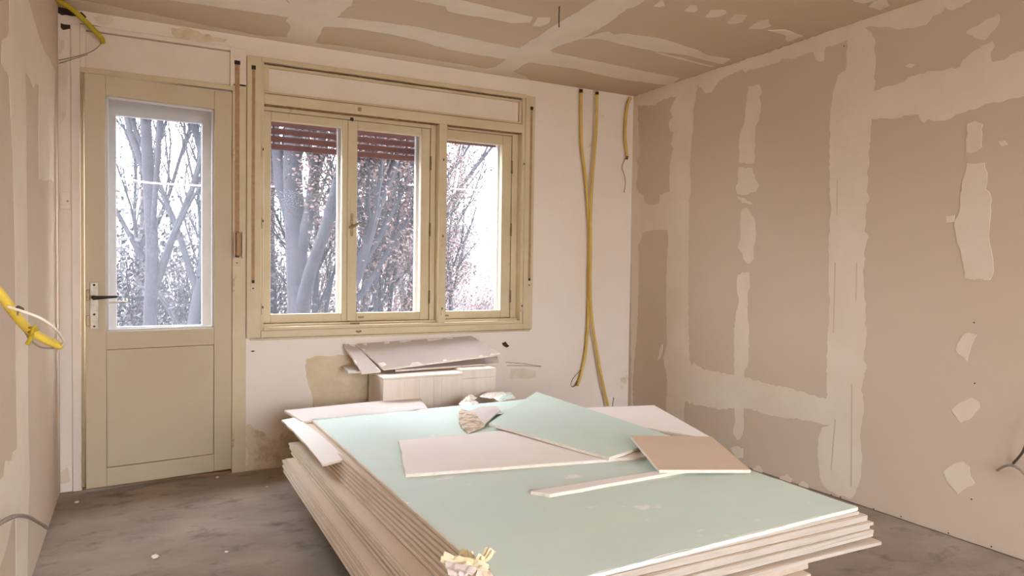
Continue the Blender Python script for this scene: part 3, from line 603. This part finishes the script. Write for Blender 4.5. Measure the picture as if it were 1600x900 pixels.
sheet('offcut_board', [BY(600, 576, 4.00), BY(782, 553, 4.02), BY(737, 525, 4.18), BY(557, 537, 4.18)], 'upper large pinkish board offcut leaning from the window wall over the cartons', 'pink_paper', seed=15, rag=.003, n=16, m=8, paper_rag=.002)
sheet('offcut_board', [BY(565, 582, 3.97), BY(595, 579, 3.98), BY(556, 539, 4.175), BY(537, 537, 4.175)], 'narrow pinkish board strip leaning left of the large offcut', 'pink_paper', seed=16, rag=.003, n=6, m=8)
sheet('offcut_board', [BY(543, 580, 4.02), BY(592, 580, 4.02), BY(590, 571, 4.14), BY(536, 571, 4.14)], 'small pale board scrap poking out left below the leaning offcuts', 'pink_paper', seed=17, rag=.003, n=6, m=4)

# ------------------------------------------------------------------ cables
def conduit(name, pts, rad, m, label, wires=(), cat='cable'):
    r = empty(name, pts[0]); tag(r, label, cat)
    MB().tube(pts, rad, 10, samples=8).build('sheath', m, r, True)
    for nm, w, wr, wm in wires: MB().tube(w, wr, 6, samples=6).build(nm, wm, r, True)
    return r
C = lambda L, Y: [at_y(x, y, Y) for x, y in L]
conduit('yellow_cable', C([(908,139),(908,180),(909,230),(915,280),(919,330),(921,380),(920,440),(919,500),(915,550),(908,585),(902,603)], D-.03), .010, 'gold_conduit',
   'yellow cable hanging from the ceiling, ending in a small wire loop', [('wire_loop', C([(912,575),(903,583),(895,592),(892,602),(897,604),(902,596)], D-.03), .002, 'dark_wire'), ('bushing', C([(908,140),(908,145)], D-.03), .013, 'dark_metal')])
conduit('yellow_cable', C([(933,142),(932,190),(929,240),(925,290),(923,340),(923,400),(922,450),(925,500),(932,545),(941,595),(950,634)], D-.052), .010, 'gold_conduit',
   'yellow cable hanging from the ceiling, its lower end swung to the right', [('bushing', C([(933,144),(933,148)], D-.052), .013, 'dark_metal')])
conduit('yellow_cable', C([(986,153),(981,162),(978,185),(977,215),(980,244)], D-.03), .010, 'gold_conduit',
   'short yellow cable hanging in the far right corner below the ceiling', [('dangling_wire', C([(980,244),(975,252),(972,262),(976,275),(977,288),(975,301)], D-.03), .0022, 'dark_wire'), ('cable_end', C([(980.5,243),(979.5,249)], D-.03), .0085, 'dark_wire')])
wire_ground = C([(957,637),(958,628),(959,621)], D-.004)
tag(MB().tube(wire_ground, .0022, 6, samples=4).build('wire_stub', 'dark_wire', None, True), 'short dark wire stub standing beside the lower end of the right cable', 'wire')
conduit('yellow_conduit', [at_y(78, -14, 4.06), at_y(95, 3, 4.07), at_y(112, 14, 4.09), at_y(130, 30, 4.11), at_y(147, 47, 4.13), at_y(159, 60, 4.14), at_y(161, 68, 4.15)], .0125, 'olive_conduit',
   'dull yellow conduit drooping from the ceiling corner above the door', [('bent_wire', [at_y(160, 66, 4.15), at_y(150, 76, 4.15), at_y(137, 83, 4.16), at_y(115, 89, 4.17), at_y(92, 94, 4.19)], .0022, 'grey_wire'), ('bent_wire', [at_y(137, 85, 4.16), at_y(115, 92, 4.17), at_y(92, 99, 4.19)], .0018, 'grey_wire')])
cd = conduit('yellow_conduit', [at_d(-205, 300, 1.02), at_d(-120, 352, 1.04), at_d(-50, 408, 1.06), at_d(0, 459, 1.10), at_d(22, 489, 1.13), at_d(45, 515, 1.17), at_d(70, 530, 1.20), at_d(93, 540, 1.24)], .0074, 'yellow_conduit',
   'bright yellow conduit hanging from the left wall near the camera',
   [('white_wire', [at_d(12, 479, 1.07), at_d(40, 488, 1.07), at_d(65, 498, 1.08), at_d(84, 512, 1.12), at_d(95, 525, 1.18), at_d(99, 535, 1.22), at_d(92, 541, 1.24)], .0022, 'white_wire'),
    ('tie_wire', [at_d(50, 522, 1.14), at_d(47, 530, 1.13), at_d(43, 538, 1.13)], .0035, 'olive_conduit'),
    ('tie_wire', [at_d(46, 512, 1.14), at_d(53, 512, 1.13), at_d(57, 509, 1.13)], .0022, 'olive_conduit'),
    ('tie_wire', [at_d(45, 519, 1.14), at_d(53, 517, 1.13), at_d(60, 514, 1.13)], .0022, 'olive_conduit'),
    ('tie_wire', [at_d(44, 526, 1.14), at_d(50, 520, 1.13), at_d(52, 511, 1.13)], .0025, 'olive_conduit'),
    ('thin_wire', [at_d(30, 483, 1.12), at_d(27, 500, 1.14), at_d(40, 520, 1.18), at_d(52, 535, 1.2), at_d(66, 543, 1.22), at_d(85, 544, 1.24)], .0016, 'grey_wire'),
    ('clip', [at_d(28, 481, 1.09), at_d(34, 484, 1.10)], .004, 'dark_wire')])
tag(MB().tube([at_x(-30, 840, -.002), at_x(-6, 822, .03), at_x(10, 812, .045), at_x(27, 806, .05), at_x(45, 808, .04), at_x(60, 816, .04), at_x(74, 825, .045)], .006, 8, samples=6).build('grey_cable', 'grey_wire', None, True), 'short grey cable bulging from the foot of the left wall', 'cable')
tag(MB().tube([at_x(1630, 640, W-.06), at_x(1608, 680, W-.05), at_x(1598, 706, W-.04), at_x(1583, 724, W-.004)], .0052, 8, samples=6).build('grey_cable', 'dark_wire', None, True), 'grey cable end rising out of the right wall at the picture edge', 'cable')
tag(MB().tube([at_x(1558, 735, W-.003), at_x(1568, 729, W-.03), at_x(1578, 727, W-.05), at_x(1590, 731, W-.06), at_x(1602, 742, W-.06), at_x(1625, 775, W-.05)], .0052, 8, samples=6).build('grey_cable', 'grey_wire', None, True), 'grey cable arching away from the right wall below the rising one', 'cable')
hk = at_z(848, 34, H); hx = at_d(848, 0, (hk-POS).dot(FWD))
tag(MB().tube([Vector((2.14, 2.95, H)), Vector((2.139, 2.951, H-.05)), Vector((2.14, 2.95, H-.10))], .003, 6, samples=4).build('lamp_wire', 'dark_wire', None, True), 'thin dark lamp wire hanging from the ceiling', 'wire')

# plaster crumbs on the concrete
for i, (x, y, s, lb) in enumerate(((120,786,.010,'tiny white plaster crumb on the floor left of the door foot'),(242,873,.017,'largest white plaster crumb on the floor near the bottom edge'),
        (354,863,.008,'tiny white plaster crumb on the floor between the largest crumb and the stack'),(339,747,.010,'white plaster crumb lying under the hinge side of the door'),(417,762,.009,'white plaster crumb on the floor beside the far end of the stack'))):
    c = at_z(x, y, 0); rn = random.Random(i); bm = bmesh.new(); bmesh.ops.create_icosphere(bm, subdivisions=1, radius=s)
    for v in bm.verts: v.co = Vector((v.co.x*(1+rn.uniform(-.4, .5)), v.co.y*(1+rn.uniform(-.4, .4)), v.co.z*.5*(1+rn.uniform(-.3, .3))))
    mz = min(v.co.z for v in bm.verts); me = bpy.data.meshes.new('plaster_crumb')
    for v in bm.verts: v.co += c - Vector((0, 0, mz))
    bm.to_mesh(me); bm.free(); me.materials.append(MATS['gypsum']); o = bpy.data.objects.new('plaster_crumb', me); COL.objects.link(o)
    tag(o, lb, 'crumb', 'plaster crumbs on the floor')

# ------------------------------------------------------------------ outside: winter trees on a slope below the first floor
GZ = -2.6
def ground_z(x, y): return GZ + max(0, y-8)*.05 + max(0, y-20)*.09
g = MB(); vs = []; fs = []; nx, ny = 30, 30
for j in range(ny+1):
    for i in range(nx+1):
        x = -45+110*i/nx; y = D+.6+75*j/ny; vs.append((x, y, ground_z(x, y)+.5*noise.noise(Vector((x*.12, y*.12, 0)))))
for j in range(ny):
    for i in range(nx): fs.append((j*(nx+1)+i, j*(nx+1)+i+1, (j+1)*(nx+1)+i+1, (j+1)*(nx+1)+i))
struct(g.add(vs, fs).build('ground', 'dry_grass', None, True))
def tree(name, x, y, height, label, seed, m='bark', lean=(0, 0), trunk_r=.16, forks=5, twig=2, leaves=0, leaf_z=(0, 99), spread=.5, first=.25, size=.05):
    rn = random.Random(seed); z0 = ground_z(x, y)-.2; mb = MB(); tips = []
    def grow(p, d, L, r, lev):
        n = 5 if lev < 2 else 4; pts = [p]; rs = [r]; q = p; dd = d
        for i in range(n):
            dd = (dd + Vector((rn.uniform(-1, 1), rn.uniform(-1, 1), rn.uniform(-.4, .9)))*(.10+.05*lev)).normalized()
            q = q+dd*(L/n); pts.append(q); rs.append(max(.0035, r*(1-.65*(i+1)/n)))
        mb.tube(pts, rs, (9, 6, 5, 4, 3, 3)[min(lev, 5)], cap=False)
        if lev >= 2: tips.extend(pts[1:])
        if lev >= 2+twig: return
        cnt = (forks+4, forks+2, forks, 4, 3)[min(lev, 4)]
        for k in range(cnt):
            t = first + (1-first)*(k+rn.random()*.8)/cnt if lev == 0 else .2+.8*(k+rn.random())/cnt
            t = min(t, .98); i = int(t*n); a = pts[i].lerp(pts[i+1], t*n-i)
            w = rn.uniform(0, 2*math.pi); out = Vector((math.cos(w), math.sin(w), 0))
            nd = (dd*(1-spread)+out*spread*rn.uniform(.7, 1.2)+Vector((0, 0, .35))).normalized()
            grow(a, nd, L*rn.uniform(.42, .62)*(1-.25*t), rs[i]*rn.uniform(.45, .62), lev+1)
    r = empty(name, (x, y, z0)); tag(r, label, 'tree', 'bare trees outside the window')
    grow(Vector((x, y, z0)), Vector((lean[0], lean[1], 1)).normalized(), height, trunk_r, 0)
    mb.build('branches', m, r, True, False)
    if leaves:
        lv = MB(); tt = [p for p in tips if leaf_z[0] < p.z < leaf_z[1]]
        for k in range(leaves if tt else 0):
            p = rn.choice(tt)
            if rn.random() > (leaf_z[1]-p.z)/(leaf_z[1]+2.5)+.08: continue
            p = p+Vector((rn.gauss(0, .10), rn.gauss(0, .10), rn.gauss(-.05, .10)))
            a = Vector((rn.uniform(-1, 1), rn.uniform(-1, 1), rn.uniform(-1, .3))).normalized(); b = a.orthogonal().normalized()
            s = size*rn.uniform(.6, 1.3); c_ = a.cross(b)
            lv.add([p, p+a*s*.5+b*s*.32, p+a*s+c_*s*.1, p+a*s*.5-b*s*.32], [(0, 1, 2, 3)])
        tag(lv.build('leaves', 'dry_leaf', r, False, False), 'dry brown leaves', kind='stuff')
    return r
def gx(px, Y): return at_y(px, 416, Y).x
tree('leafy_tree', gx(462, 9.5), 9.5, 8.5, 'thick grey tree with dry brown leaves behind the left window pane', 11, 'bark', (.03, 0), .20, 6, 2, 42000, (-3, 3.2), .5, .26, .055)
tree('leafy_tree', gx(600, 10.5), 10.5, 7.5, 'slim tree with many dry brown leaves behind the middle window pane', 12, 'bark', (.02, 0), .085, 7, 2, 44000, (-3, 4.2), .45, .15, .055)
tree('bare_tree', gx(243, 11), 11, 10.0, 'bare grey tree behind the left half of the door glass', 13, 'bark', (.0, 0), .11, 7, 2, 0, spread=.40, first=.3)
tree('bare_tree', gx(272, 12.5), 12.5, 9.5, 'bare grey tree behind the right half of the door glass', 24, 'bark_pale', (.03, 0), .11, 7, 2, 1500, (-1, 3), .4, .25, .06)
tree('bare_tree', gx(545, 14), 14, 11.0, 'tall bare tree farther off between the two left window panes', 15, 'bark_pale', (.03, 0), .12, 8, 2, 0, spread=.32, first=.2)
tree('leafy_tree', gx(712, 15), 15, 5.6, 'small tree with brown leaves behind the right window pane', 16, 'bark_pale', (.0, 0), .07, 7, 2, 26000, (-2, 2.2), .5, .2, .065)
tree('bare_tree', gx(425, 14), 14, 11.0, 'bare tree farther off behind the left edge of the window', 17, 'bark_pale', (.02, 0), .12, 8, 2, 0, spread=.32, first=.2)
tree('bare_tree', gx(640, 18), 18, 9.5, 'faint bare tree in the distance behind the middle window pane', 18, 'bark_pale', (.02, 0), .1, 8, 2, 0, spread=.32, first=.2)
tree('bare_tree', gx(205, 17), 17, 11.0, 'faint bare tree in the distance at the left edge of the door glass', 19, 'bark_pale', (.02, 0), .1, 8, 2, 0, spread=.35, first=.2)
tree('leafy_tree', gx(505, 12.5), 12.5, 7.0, 'leafy brown tree standing behind the thick grey tree', 21, 'bark', (.02, 0), .08, 7, 2, 28000, (-3, 3.2), .45, .15, .06)
tree('bare_tree', gx(300, 14), 14, 9.0, 'thin bare tree at the right edge of the door glass', 22, 'bark_pale', (-.03, 0), .09, 8, 2, 0, spread=.36, first=.15)
def bush(name, px, Y, h, w, label, seed, m='hedge', leaf=True):
    rn = random.Random(seed); x = gx(px, Y); z0 = ground_z(x, Y)-.2; r = empty(name, (x, Y, z0)); tag(r, label, 'bush', 'bushes on the slope outside'); mb = MB(); lv = MB()
    for k in range(170):
        a = rn.uniform(0, 6.283); p = Vector((x+rn.gauss(0, w*.35), Y+rn.gauss(0, .5), z0)); d = Vector((math.cos(a)*.35, math.sin(a)*.35, 1)).normalized(); q = [p]
        L = h*rn.uniform(.55, 1.1)
        for i in range(4): d = (d+Vector((rn.uniform(-.3, .3), rn.uniform(-.3, .3), 0))).normalized(); q.append(q[-1]+d*L/4)
        mb.tube(q, [.02, .016, .012, .008, .004], 3, cap=False)
        for i in range(60):
            p = rn.choice(q[1:])+Vector((rn.gauss(0, .18), rn.gauss(0, .18), rn.gauss(0, .18))); a_ = Vector((rn.uniform(-1, 1), rn.uniform(-1, 1), rn.uniform(-1, 1))).normalized(); b = a_.orthogonal().normalized(); s = .085*rn.uniform(.6, 1.3)
            lv.add([p, p+a_*s*.5+b*s*.35, p+a_*s, p+a_*s*.5-b*s*.35], [(0, 1, 2, 3)])
    mb.build('stems', 'bark', r, True, False); tag(lv.build('leaves', m, r, False, False), kind='stuff')
bush('wild_bush', 215, 14, 4.6, 3.0, 'grey tangled bush low behind the left of the door glass', 31)
bush('wild_bush', 295, 15, 4.4, 3.0, 'grey tangled bush low behind the right of the door glass', 32)
bush('wild_bush', 440, 16, 4.2, 3.6, 'brownish bush low behind the left window pane', 33, 'dry_leaf')
bush('wild_bush', 610, 15, 3.2, 3.2, 'brownish bush low behind the middle window pane', 34, 'dry_leaf')
bush('wild_bush', 735, 20, 3.0, 4.2, 'pale brown bush low behind the right window pane', 35, 'dry_leaf')
wl_ = [at_y(150, 277, 10), at_y(250, 287, 10), at_y(420, 292, 10), at_y(560, 281, 10), at_y(660, 291, 10), at_y(790, 300, 10)]
tag(MB().tube([at_y(-300, 262, 10)]+wl_+[at_y(1300, 330, 10)], .011, 6, samples=5).build('power_line', 'outer_paint', None, True), 'pale overhead cable crossing in front of the trees outside', 'cable')
